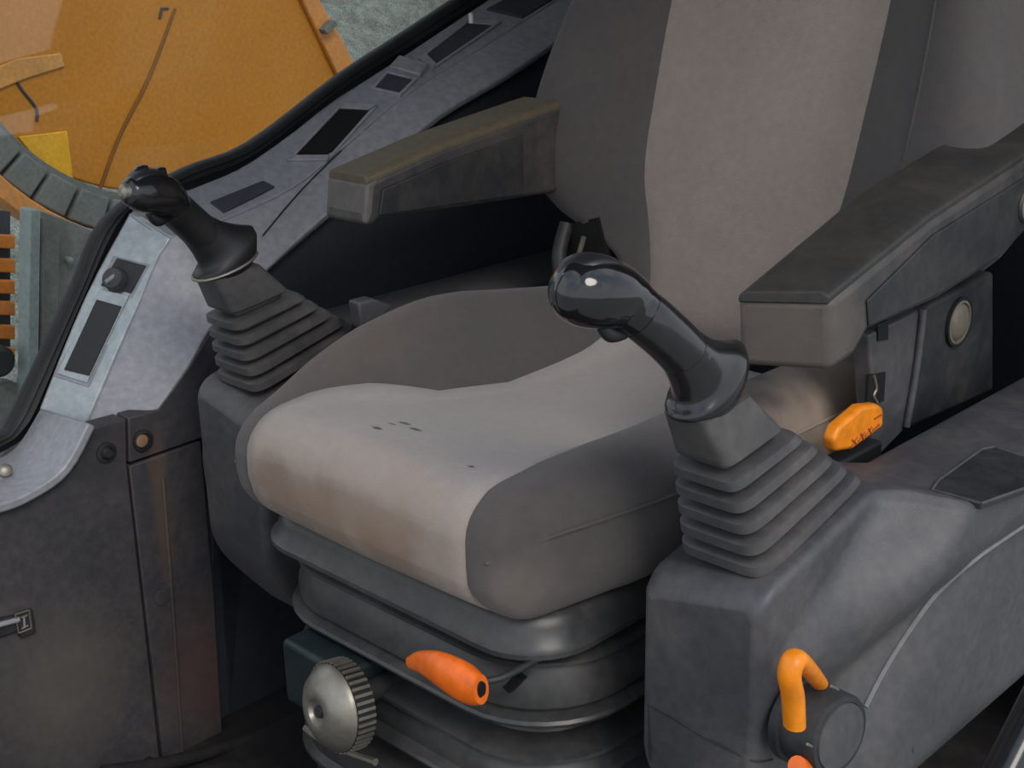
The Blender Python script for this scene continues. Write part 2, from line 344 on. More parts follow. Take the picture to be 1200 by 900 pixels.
gl = [Vector((-.636, p.y, p.z)) for p in sealp]+[Vector((-.636, .93, 1.0)), Vector((-.636, .93, top)), Vector((-.636, -.72, top)), Vector((-.636, -.72, .30))]
poly('pane', gl, (-.004, 0, 0), M['glass'], win, smooth=False)
box('window_frame', (-.66, -.62, top), (-.60, .96, 1.52), M['black'], win)
box('window_frame', (-.66, -.80, FZ), (-.60, -.72, 1.52), M['black'], win, label='front corner pillar of the cab')

# ------------------------------------------------------------------ side console (silver + grey trim along the sill)
sc_ = thing('side_console', 'silver and grey trim console running under the side window', 'console', (XE, 0, .3))
def stripmesh(A, B, thick, k=5):
    a = catmull([tuple(p) for p in A], k); b = catmull([tuple(p) for p in B], k); rings = []
    for i, (p, q) in enumerate(zip(a, b)):
        p, q = Vector(p), Vector(q); t = (Vector(a[min(i+1, len(a)-1)])-Vector(a[max(i-1, 0)])).normalized()
        nrm = t.cross(q-p).normalized()
        if nrm.x < 0 and abs(nrm.x) > abs(nrm.z) or (abs(nrm.z) >= abs(nrm.x) and nrm.z < 0): nrm = -nrm
        rings.append([p, q, q-nrm*thick, p-nrm*thick])
    return loftmesh(rings)
link('top_trim', stripmesh(PO[:3], [p+(q-p)*.0 for p, q in zip(PE[:3], PL[:3])], .012, 4), M['silver'], sc_, bevel=.003, label='bright silver sloping front of the console')
link('top_trim', stripmesh(PO[2:], PE[2:], .012, 4), M['rail'], sc_, bevel=.003, label='grey upper rail of the console')
link('side_trim', stripmesh(PE[:3]+PE[3:], PL[:3]+PL[3:], .012, 4), M['grey'], sc_, bevel=.003, label='grey inner face of the console')
lb0 = [at(*p, 'x', XO) for p in [(47, 478), (24, 516), (0, 536), (-60, 555), (-150, 572)]]
lb1 = [at(*p, 'x', XL+.014) for p in [(103, 495), (74, 548), (33, 577), (0, 590), (-60, 601)]]
link('lower_trim', stripmesh(lb0, lb1, .012, 4), M['grey'], sc_, bevel=.003, label='grey curved lower end of the trim')
lathe('bolt', at(6, 552, 'x', -.56), (.8, -.2, .5), [(0, .008), (.006, .008), (.008, .005)], M['steel'], sc_, label='bright steel bolt')
# parts let into the silver front, laid on its real surface
from mathutils.bvhtree import BVHTree
def bvh_of(me): return BVHTree.FromPolygons([v.co.copy() for v in me.vertices], [tuple(q.vertices) for q in me.polygons])
bvh = bvh_of(stripmesh(PO[:3], PE[:3], .012, 4))
N1 = (PE[0]-PO[0]).cross(PO[2]-PO[0]).normalized(); N1 = N1 if N1.x > 0 else -N1
O1 = PO[0]
def drape(name, pix, h0, h1, m, inset=0, **k):
    c = Vector((sum(p[0] for p in pix)/len(pix), sum(p[1] for p in pix)/len(pix)))
    pix = [tuple(c+(Vector(p)-c)*(1+inset)) for p in pix]; P = []
    for p in pix:
        loc, nn, i_, d_ = bvh.ray_cast(CP, ray(*p).normalized())
        if loc is None: loc, nn, i_, d_ = bvh.find_nearest(at(*p, 'x', -.59))
        P.append(loc)
    nn = Vector((0, 0, 0))
    for i in range(len(P)): nn += (P[i]-P[0]).cross(P[(i+1) % len(P)]-P[0])
    nn.normalize(); nn = nn if nn.z > 0 else -nn
    return poly(name, [p+nn*h0 for p in P], nn*(h1-h0), m, sc_, **k)
drape('end_cap', [(150, 252), (160, 246), (192, 262), (212, 284), (203, 293), (176, 270)], -.006, .004, M['silver'], bevel=.0015, label='bright silver end cap with a folded edge')
drape('switch_frame', [(63, 441), (133, 300), (176, 310), (104, 454)], -.008, .0012, M['grey'], bevel=.0008)
drape('switch_bezel', [(67, 438), (118, 339), (152, 347), (103, 449)], -.008, .0032, M['silver'], bevel=.0008, label='silver bezel round the dark display')
drape('display', [(77, 434), (115, 352), (144, 360), (106, 441)], -.004, .0052, M['screen'], bevel=.0005)
drape('recess', [(119, 335), (138, 303), (172, 312), (154, 344)], -.004, .0028, M['plastic_dark'], bevel=.0005)
kc = on(139, 330, O1, N1)
kn = lathe('knob', kc, N1, [(0, .018), (.004, .018), (.005, .0155), (.016, .0145), (.019, .0125), (.020, .001)], M['wall'], sc_, n=32)
tube('knob_ridge', [kc+N1*.019+Vector((0, -.009, -.004)), kc+N1*.019+Vector((0, .009, .004))], .003, M['grey'], kn, k=1, n=8)
# pockets and switches let into the rail, laid on its real surface
bvh = bvh_of(stripmesh(PO[2:], PE[2:], .012, 4))
def lipped(pix, mt, lab, nm='pocket'):
    for a_, b_ in zip(pix, pix[1:]+pix[:1]):
        drape(nm+'_rim', [a_, b_, tuple(Vector(b_)*.9+Vector(pix[(pix.index(b_)+2) % 4])*.1), tuple(Vector(a_)*.9+Vector(pix[(pix.index(a_)+2) % 4])*.1)], -.004, .005, M['grey'], bevel=.001)
    return drape(nm, pix, -.004, .0025, M[mt], bevel=.0005, label=lab)
tube('trim_seam', [at(*p, 'x', XE+.002+(XL-XE)*t_) for p, t_ in (((400, 176), .02), (352, 222) and ((352, 224), .35), ((308, 276), .75))], .0012, M['plastic_dark'], sc_, n=6, k=3)
drape('pocket', [(246, 238), (308, 213), (322, 220), (262, 250)], -.004, .003, M['dark'], bevel=.001, label='shallow grey finger pocket')
lipped([(336, 190), (400, 122), (443, 124), (384, 190)], 'void', 'empty black switch slot')
lipped([(434, 106), (453, 85), (490, 94), (470, 114)], 'dark', 'dark rocker in a square recess', 'switch')
drape('switch_hood', [(456, 82), (468, 69), (503, 79), (492, 92)], -.004, .008, M['grey'], bevel=.002, label='rounded grey hood')
lipped([(490, 70), (552, 23), (588, 27), (507, 83)], 'dark', 'long dark grey tray', 'tray')
lathe('lamp', at(552, 19, 'x', -.585), (0, 0, 1), [(-.01, .004), (.003, .004), (.005, .002)], mat('pale_dot', (220, 216, 210), .4), sc_, n=14, label='small white dot')
drape('pocket', [(570, 12), (640, -25), (668, -12), (612, 22)], -.004, .004, M['dark'], bevel=.001, label='dark opening at the rear of the rail')
# strap keeper cast in the wall panel with its square frame mark
bk = thing('belt_tongue', 'small dark metal tongue with a square framed end on the lower grey panel', 'buckle', at(20, 730, 'x', -.49))
slab('strap', [(-80, 740), (22, 718), (24, 736), (-80, 775)], PX, NX, 0, .006, M['plastic_dark'], bk, bevel=.002)
tube('strap_bar', [at(-60, 748, 'x', -.492), at(22, 726, 'x', -.492)], .0035, M['grey'], bk, k=1, n=10)
slab('plate', [(17, 718), (35, 712), (39, 738), (21, 745)], PX, NX, 0, .008, M['plastic_dark'], bk, bevel=.001)
for q in ([(18, 720), (34, 715)], [(34, 715), (37, 736)], [(37, 736), (22, 742)], [(22, 742), (18, 720)], [(24, 724), (32, 721)], [(25, 737), (33, 733)], [(28, 723), (29, 735)]):
    tube('raised_mark', [at(*q[0], 'x', -.491), at(*q[1], 'x', -.491)], .0013, M['steel'] if q[0][0] != 28 else M['grey'], bk, k=1, n=8)

# ================================================================== SEAT
seat = thing('operator_seat', 'grey cloth suspension seat with pale centre panels and two armrests', 'seat', (0, .05, FZ))
def cushion_warp(x, y, z, us):
    # y -> world y in [-.27,.33]; z in [-.07,.07]
    Yw = y+.03
    f = sm(-.27, -.06, Yw); ws = lerp(.80, 1.0, f)
    seam = interp([(-.25, .158), (-.19, .152), (-.13, .138), (-.05, .115), (.05, .108), (.2, .120), (.3, .14)], Yw)
    if z < 0 and Yw < -.2: seam = .156
    half = .25*ws
    ax = abs(x)
    if ax <= us: xn = ax/us*seam
    else: xn = seam+(ax-us)/(.25-us)*(half-seam)
    X_ = math.copysign(xn, x)
    t = sm(-.07, .07, z)
    dish = -.001*interp([(-.24, 0), (-.2, 4), (-.13, 20), (-.05, 38), (.05, 50), (.15, 56), (.3, 58)], Yw)*(1-sm(.09, .20, xn))
    bol = (sinterp([(-.27, -.012), (-.23, -.006), (-.15, .02), (-.05, .038), (.04, .045), (.14, .030), (.25, .012), (.33, 0)], Yw) if x < 0 else .014*sm(-.26, -.1, Yw))*sm(.10, .20, xn)
    crown = -.012*(xn/.25)**2*(1-sm(-.2, 0, Yw))
    zb = .467 + (z*1.0)
    if z < 0: zb += .018*sm(-.2, .1, Yw)*(-z/.07)
    Z_ = zb+.0+(dish+bol+crown-.008)*t
    Yv = Yw
    if Yw < -.15:   # front face leans a little and its lower edge tucks under
        Yv += .012*(1-sm(-.07, .0, z)) - .010*(1-(ax/.25)**2)
    return (X_, Yv, Z_)
pos, F, fl, keys = pillow((.25, .30, .070), .045, 26, 30, 6, .155, cushion_warp)
def back_flags(F, keys, fl, test): return [w and all(test(keys[i]) for i in f) for f, w in zip(F, fl)]
fl1 = back_flags(F, keys, fl, lambda k: k[1] < .299)
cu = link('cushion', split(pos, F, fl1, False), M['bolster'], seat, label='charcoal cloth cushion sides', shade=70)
link('centre_panel', split(pos, F, fl1, True), M['beige'], cu, label='pale stained cushion panel', shade=70)
def cpt(x, y, z, off=0):
    q = Vector((max(-.205, min(.205, x)), max(-.255, min(.255, y)), max(-.025, min(.025, z)))); d = Vector((x, y, z))-q
    w = q+d.normalized()*(.045+off); return cushion_warp(*w, .155)
for s in (1, -1):
    pth = [cpt(s*.25, y, .028, .0008) for y in [-.25, -.2, -.15, -.1, -.05, 0, .05, .1, .15, .2, .24]]
    pth = [cpt(s*.21, -.30, .012, .0008)]+pth
    tube('seam_piping', pth, .0016, M['bolster'], cu, n=8, k=3)

BY, BZ, LEAN = .275, .47, R(17)
WT = [(0, .125), (.06, .14), (.10, .185), (.14, .268), (.19, .312), (.25, .316), (.33, .304), (.45, .272), (.55, .25), (.7, .23)]
ST = [(0, .10), (.05, .10), (.09, .108), (.14, .122), (.20, .140), (.30, .146), (.45, .148), (.7, .14)]
def back_warp(x, y, z, us):
    s = z+.34; ax = abs(x)
    half = sinterp(WT, s); seam = sinterp(ST, s)
    xn = ax/us*seam if ax <= us else seam+(ax-us)/(.28-us)*(half-seam)
    fwd = -.085*sm(.1, .30, xn)*sm(.0, .26, s)
    if xn > seam: xn = seam+(xn-seam)*(1-(.22 if x < 0 else .05)*sm(-.05, .075, y))
    t = y*lerp(1, .85, sm(.1, .3, xn)) + (fwd if y < 0 else fwd*.75)
    if x > 0 and y > 0: t += .07*sm(0, .075, y)*sm(.12, .24, xn)
    Y_ = BY+.075+t*math.cos(LEAN)+s*math.sin(LEAN); Z_ = BZ+s*math.cos(LEAN)-t*math.sin(LEAN)*.6
    return (math.copysign(xn, x), Y_, Z_)
pos, F, fl, keys = pillow((.28, .075, .34), .05, 26, 8, 34, .14, back_warp)
fl2 = back_flags(F, keys, fl, lambda k: k[1] < .06 and abs(k[2]) < .339)
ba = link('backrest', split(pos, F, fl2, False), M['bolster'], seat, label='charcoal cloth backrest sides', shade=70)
link('centre_panel', split(pos, F, fl2, True), M['beige_back'], ba, label='pale ribless backrest panel', shade=70)
for s in (1,):
    pth = []
    for z in [-.2, -.12, -.04, .04, .12, .2, .28, .32]:
        p = Vector(back_warp(s*lerp(.205, .236, (z+.1)/.4), -.0748, z, .14)); pth.append(p+Vector((s*.001, -.001, 0)))
    tube('seam_piping', pth, .0015, M['bolster'], ba, n=8, k=3)

# seat pan and suspension bellows
def rrect(z, hx, y0, y1, rad, n=8):
    out = []
    cy = (y0+y1)/2; hy = (y1-y0)/2
    for cx_, cy_, a0 in ((hx-rad, hy-rad, 0), (-hx+rad, hy-rad, 90), (-hx+rad, -hy+rad, 180), (hx-rad, -hy+rad, 270)):
        for i in range(n+1):
            a = R(a0+90*i/n); out.append(Vector((cx_+rad*math.cos(a), cy+cy_+rad*math.sin(a), z)))
    return out
def stack(prof, hx, y0, y1, rad):
    return loftmesh([rrect(z, hx+o, y0-o, y1+o, rad+o*.8) for o, z in prof])
pan = link('seat_pan', stack([(-.04, .400), (-.010, .398), (-.004, .394), (.000, .386), (.004, .372), (.010, .367), (.010, .362), (.004, .359), (-.03, .357)], .206, -.238, .26, .062), M['bellows'], seat, label='dark moulded seat base', shade=36)
prof = [(-.03, .362), (-.022, .352), (-.016, .349), (.012, .347), (.018, .344), (.018, .340), (.009, .336), (.013, .328), (.018, .312), (.017, .296), (.012, .290), (.024, .287), (.026, .284), (.024, .280), (.012, .278),
        (-.014, .270), (-.022, .258), (-.016, .248), (.012, .243), (.018, .240), (.018, .236), (.010, .232), (.017, .218), (.016, .206), (.026, .202), (.028, .199), (.026, .195), (.012, .192), (-.016, .184), (-.024, .172), (-.014, .162), (.014, .158), (.020, .154), (.020, .150), (.012, .147), (.018, .13), (.018, .12), (.026, .115), (.026, .111), (.012, .108), (-.014, .098), (-.014, .085), (.012, .078), (.016, .05), (.006, .02), (.0, FZ+.03)]
be = link('suspension_bellows', stack(prof, .195, -.215, .24, .085), M['bellows'], seat, label='folded black rubber suspension cover', shade=32)
box('base_plate', (-.20, -.22, FZ), (.20, .30, FZ+.035), M['black'], seat, bevel=.004)
# seat frame hardware under the right side of the cushion
poly('pan_bracket', [(.172, -.19, .415), (.172, .05, .43), (.172, .05, .36), (.172, -.12, .36), (.172, -.18, .385)], (.012, 0, 0), M['black'], seat, bevel=.002)
tube('bracket_rib', [(.186, -.165, .415), (.19, -.162, .40), (.193, -.158, .385)], .006, M['plastic_dark'], seat, n=10)
for y in (-.07, -.05): lathe('bolt', (.197, y, .40), (1, 0, 0), [(0, .006), (.004, .006), (.005, .003)], M['void'], seat, n=16)
slab('slot', [(590, 805), (604, 790), (613, 796), (598, 812)], Vector((0, -.232, 0)), Vector((0, -1, 0)), -.006, .0015, M['void'], seat)

# weight knob with its box
KP = at(407, 824, 'y', -.27)
kb = box('adjuster_housing', (KP.x-.11, -.268, KP.z-.045), (KP.x-.005, -.17, KP.z+.03), M['teal'], seat, bevel=.006, label='dark teal adjuster housing')
tube('adjuster_shaft', [KP+Vector((0, -.01, 0)), KP+Vector((.0, .09, 0))], .012, M['plastic_dark'], seat, k=1)
kax = Vector((-.10, -1, .12)).normalized()
kp = KP-kax*.004
wk = lathe('weight_knob', kp, kax, [(-.002, .036), (.0, .044), (.022, .0445), (.026, .042), (.034, .036), (.040, .026), (.042, .018), (.041, .014), (.037, .012), (.036, .006), (.037, .001)], M['steel'], seat, n=48, label='scuffed steel round weight adjuster knob')
a_ = kax.orthogonal().normalized(); b_ = kax.cross(a_)
me0 = None
for i in range(40):
    t = 2*math.pi*i/40; d = a_*math.cos(t)+b_*math.sin(t); tt = kax.cross(d)
    c0 = kp+d*.0445
    o = poly('knurl', [c0-tt*.0016+kax*.001, c0+tt*.0016+kax*.001, c0+tt*.0016+kax*.021, c0-tt*.0016+kax*.021], d*.0022, M['steel'], wk, smooth=False)
lathe('grip_rim', kp, kax, [(.0005, .0446), (.0215, .0451), (.022, .0440)], M['black'], wk, n=48, label='dark ribbed rim')
lathe('screw', kp+kax*.036, kax, [(0, .007), (.003, .006), (.0032, .003)], M['plastic_dark'], wk, n=16)
tube('adjuster_lever', [at(358, 853, 'y', -.26), at(385, 872, 'y', -.262), at(440, 893, 'y', -.262)], .004, M['steel'], seat, n=8)
# orange fore-aft lever
L0 = at(480, 777, 'y', -.285); L1 = at(564, 808, 'y', -.285); LM = at(524, 783, 'y', -.285)
ol = tube('slide_lever', [L0, lerp(L0, LM, .4)+Vector((0, -.002, .003)), LM+Vector((0, -.005, .0)), lerp(LM, L1, .6)+Vector((0, 0, -.003)), L1], [.006, .0115, .0175, .0195, .014], M['orange'], seat, n=20, flat=.62, side=(0, 0, 1), label='orange plastic slide lever')
tube('lever_bore', [L1+Vector((-.004, 0, 0)), L1+Vector((.0012, 0, -.0002))], .008, M['void'], ol, k=1, n=14, flat=.6)
tube('lever_bar', [L1+Vector((-.02, .0, .000)), L1+Vector((.004, .02, .004)), L1+Vector((.008, .08, .006))], .0032, M['plastic_dark'], seat, n=10)

# armrests: side outline pushed across, rounded
def arm(name, x0, x1, outline, padline, m1, m2, lab, panel=None, px=None):
    a = link(name, meshof([], []), None, seat) if False else None
    return a
# near armrest
def arm_pts(pix, ax, v): return [at(*p, ax, v) for p in pix]
na = poly('armrest', arm_pts([(975, 352), (1092, 258), (1202, 186), (1290, 140), (1290, 222), (1202, 274), (1172, 306), (1100, 352), (1018, 388), (1002, 418), (974, 436)], 'x', .345), (-.078, 0, 0), M['arm'], seat, bevel=.008, seg=4, label='near armrest, charcoal vinyl with scuffed nose')
tp = arm_pts([(974, 350), (1092, 255), (1202, 183), (1290, 137)], 'x', .345)
tq = [p+Vector((0, .0, .012)) for p in tp]; 
rings = []
for i, p in enumerate(tp):
    w0, w1 = .3425, .2695
    rings.append([Vector((w0, p.y, p.z-.006)), Vector((w0, p.y, p.z+.001)), Vector((w0-.007, p.y+.001, p.z+.005)), Vector((w1+.007, p.y+.001, p.z+.005)), Vector((w1, p.y, p.z+.001)), Vector((w1, p.y, p.z-.006))])
link('armrest_pad', loftmesh(rings), M['armtop'], na, bevel=.002, label='worn brown-black top')
for ob in list(na.children)+[na]:
    for v in ob.data.vertices:
        k = 1-sm(.262, .345, v.co.x); f = 1-sm(-.02, .10, v.co.y)
        v.co.y -= .028*k*f; v.co.z -= .006*k*f
        if v.co.z > 0: v.co.z += .012*k*(1-f)
poly('side_cover', arm_pts([(1014, 352), (1092, 275), (1202, 206), (1285, 160), (1285, 215), (1200, 266), (1168, 300), (1098, 344), (1016, 382)], 'x', .345), (.0025, 0, 0), M['plastic_dark'], na, bevel=.0015)
lathe('pivot_cap', at(1203, 240, 'x', .348), (1, 0, 0), [(0, .017), (.004, .017), (.006, .013), (.003, .012)], M['steel'], na, n=28)
# far armrest
fa_out = [(400, 186), (432, 213), (520, 174), (640, 131), (720, 108), (720, 205), (640, 228), (540, 243), (440, 257), (432, 264), (398, 262)]
fo = arm_pts([(431, 214), (520, 174), (640, 131), (658, 125), (658, 224), (640, 228), (540, 243), (446, 256), (436, 265), (426, 265)], 'x', -.25)
fa = poly('armrest', fo, (-.07, 0, 0), M['arm'], seat, bevel=.006, seg=4, label='far armrest, charcoal vinyl with tan top')
ft = arm_pts([(430, 212), (520, 172), (640, 129), (658, 123)], 'x', -.25); rings = []
for p in ft:
    w0, w1 = -.2505, -.3195
    rings.append([Vector((w0, p.y, p.z-.006)), Vector((w0, p.y, p.z+.001)), Vector((w0-.005, p.y, p.z+.006)), Vector((w1+.005, p.y, p.z+.006)), Vector((w1, p.y, p.z+.001)), Vector((w1, p.y, p.z-.006))])
link('armrest_pad', loftmesh(rings), mat('tan_armrest_top', (90, 80, 64), .6, var=.1, dust=.2, dustcol=(110, 94, 70)), fa, bevel=.002, label='dusty tan top')
poly('armrest_nose', arm_pts([(430, 216), (446, 207), (440, 222), (438, 250), (433, 263), (427, 262)], 'x', -.2495), (-.071, -.0, 0), mat('grey_nose', (96, 92, 90), .55, dust=.3), fa, bevel=.004, label='pale scuffed nose')
poly('side_cover', arm_pts([(447, 222), (520, 190), (612, 158), (612, 228), (540, 238), (443, 252)], 'x', -.25), (.003, 0, 0), M['plastic_dark'], fa, bevel=.0015)
# brackets for the near side (recliner)
br = poly('recliner_cover', arm_pts([(1078, 362), (1165, 318), (1165, 458), (1060, 505)], 'x', .30), (-.03, 0, 0), M['plastic_dark'], seat, bevel=.005, label='dark recliner side cover with a round button')
poly('recliner_plate', arm_pts([(1018, 392), (1080, 362), (1062, 502), (1020, 545), (1024, 480)], 'x', .302), (-.02, 0, 0), M['plastic'], seat, bevel=.003, label='lighter grey recliner plate')
tube('plate_edge', arm_pts([(1082, 362), (1074, 430), (1062, 500)], 'x', .305), .004, M['plastic'], seat, n=10)
poly('slot', arm_pts([(1029, 380), (1041, 375), (1041, 398), (1029, 400)], 'x', .3035), (-.003, 0, 0), M['void'], seat)
poly('slot', arm_pts([(1018, 440), (1038, 436), (1036, 470), (1016, 478)], 'x', .3035), (-.003, 0, 0), M['void'], seat)
tube('spring', arm_pts([(1024, 440), (1027, 455), (1024, 464), (1028, 472)], 'x', .304), .0015, M['steel'], seat, n=6)
bc = at(1122, 377, 'x', .30)
bt = lathe('round_button', bc, (1, 0, 0), [(0, .026), (.003, .026), (.004, .021), (.001, .020), (.004, .018), (.006, .012), (.0065, .001)], mat('worn_button', (104, 98, 86), .6, dust=.4), seat, n=36, label='worn olive-grey round button')
lathe('button_ring', bc, (1, 0, 0), [(0, .027), (.0035, .027), (.0035, .021), (0, .021)], M['black'], seat, n=36)
# orange recline handle
rh = poly('recline_handle', arm_pts([(977, 516), (984, 500), (1012, 476), (1030, 474), (1036, 478), (1036, 500), (1000, 527), (980, 530)], 'x', .322), (-.014, 0, 0), M['amber'], seat, bevel=.004, label='orange recline handle with embossed arrow marks')
for q in ([(996, 524), (1004, 512)], [(1005, 517), (1013, 506)], [(1013, 511), (1021, 500)], [(1022, 504), (1030, 497)], [(1024, 491), (1034, 485)], [(998, 515), (1003, 520)], [(1008, 508), (1012, 515)], [(1017, 502), (1021, 508)]):
    tube('embossed_mark', arm_pts(q, 'x', .3218), .0013, M['emboss'], rh, k=1, n=6)
box('handle_base', (.290, .075, .465), (.312, .15, .492), M['black'], seat, bevel=.004)
# belt stalk and recliner at the far side of the backrest foot
tube('recliner_bracket', [at(664, 262, 'y', .30), at(655, 300, 'y', .28), at(660, 345, 'y', .26)], .010, M['plastic_dark'], seat, n=10)
poly('recliner_bracket', [at(*p, 'y', .30) for p in [(668, 262), (700, 255), (712, 300), (662, 320)]], (0, .02, 0), M['void'], seat)
tube('recliner_rod', [at(684, 278, 'y', .27), at(680, 292, 'y', .27), at(677, 302, 'y', .27)], .0035, M['steel'], seat, n=8, label='bright steel rod')
poly('side_bracket', [at(*p, 'x', -.25) for p in [(420, 355), (438, 350), (460, 358), (450, 372), (425, 385)]], (-.02, 0, 0), M['plastic'], seat, bevel=.003)

# ================================================================== CONSOLES AND LEVERS
def console(s, near):
    nm = 'near grey plastic armrest console at the right' if near else 'far grey plastic console tucked between seat and side panel'
    t = thing('lever_console', nm, 'console', (s*.34, .0, FZ if False else .10))
    ys = [-.182, -.1817, -.1808, -.1793, -.177, -.174, -.170, -.165]+[-.158+.006*i for i in range(70)]+[.29, .34, .4, .5]
    zt_tab = [(-.182, .470), (-.16, .482), (-.02, .515), (.01, .514), (.05, .502), (.6, .502)]
    def xo(y, z):
        fz = sm(.34, .47, z)
        b = .035-(.5-z)*.85; a = b-.062-max(0, .49-z)*.8
        k_ = max(0, min(1, (y-a)/(b-a))); top_ = .063*fz*(.6*k_**1.3+.4*k_*k_*(3-2*k_))
        low = .045*sm(-.02-(.42-z)*.9, .12-(.42-z)*.9, y)
        return .398+max(top_, low)
    rings = []
    def xi(y): return .275+.06*sm(.02, .075, y)
    def zlow(y): return .10+max(0, (-.02-y))*.55 + 0
    for y in ys:
        zt = interp(zt_tab, y); f = 0 if y > -.165 else (-.165-y)/.017
        ins = .011*(1-math.sqrt(max(0, 1-min(1, f)**2)))
        ring = []
        N = 64
        zb = zlow(y)
        # outer side bottom -> top
        for i in range(N+1):
            z = lerp(zb, zt-.007-ins, i/N); x = xo(y, z)-ins
            x -= .10*sm(.26, .10, z) if z < .26 else 0
            yy = y + (.10*(1-sm(.10, .30, z)) if y < 0 else 0)
            ring.append(Vector((s*x, yy, z-ins*.0)))
        xt = xo(y, zt)-ins
        ring += [Vector((s*(xt-.0015), y, zt-.0035-ins)), Vector((s*(xt-.0035), y, zt-.0015-ins)), Vector((s*(xt-.008), y, zt-ins))]
        tilt = .018*(1-sm(-.1, .05, y))
        ring += [Vector((s*lerp(xt-.008, xi(y)+.012+ins, k), y, zt-ins-tilt*k)) for k in (.25, .5, .75, 1)]
        ring += [Vector((s*(xi(y)+.003+ins), y, zt-.004-ins-tilt)), Vector((s*(xi(y)+ins), y, zt-.012-tilt))]
        for i in range(1, N+1):
            z = lerp(zt-.012-tilt, zb, i/N); yy = y + (.10*(1-sm(.10, .30, z)) if y < 0 else 0)
            ring.append(Vector((s*(xi(y)+ins), yy, z)))
        rings.append(ring)
    t_body = link('console_body', loftmesh(rings), M['plastic'], t, shade=42)
    return t
nc = console(1, True); fc = console(-1, False)
# seam, light moulding and lid on the near console
ncb = [c for c in nc.children if c.name.startswith('console_body')][0]
cb = BVHTree.FromPolygons([v.co.copy() for v in ncb.data.vertices], [tuple(q.vertices) for q in ncb.data.polygons])
def hit(px, py, off=0):
    loc, nn, i_, d_ = cb.ray_cast(CP, ray(px, py).normalized()); return loc+nn*off if loc else at(px, py, 'x', .46)
seam = [hit(*p) for p in [(757, 824), (790, 842), (822, 862), (860, 881), (885, 892), (905, 890)]]
tube('parting_seam', seam, .0012, M['plastic_dark'], nc, n=6)
tube('moulding', [hit(*p, .0) for p in [(1014, 828), (1028, 800), (1045, 770), (1072, 729), (1100, 693), (1140, 657), (1172, 634), (1199, 616)]], .0026, mat('pale_moulding', (120, 120, 120), .5), nc, n=8, label='pale raised moulding line')
lid = [at(*p, 'z', .5045) for p in [(1092, 574), (1100, 563), (1150, 527), (1165, 524), (1240, 548), (1235, 560), (1150, 590)]]
for a, b in zip(lid, lid[1:]+lid[:1]):
    tube('lid_edge', [a, b], .0014, M['plastic'], nc, k=1, n=6)
poly('lid', lid, (0, 0, -.006), M['plastic_dark'], nc, bevel=.001)
# inner dark-blue shelf behind the console

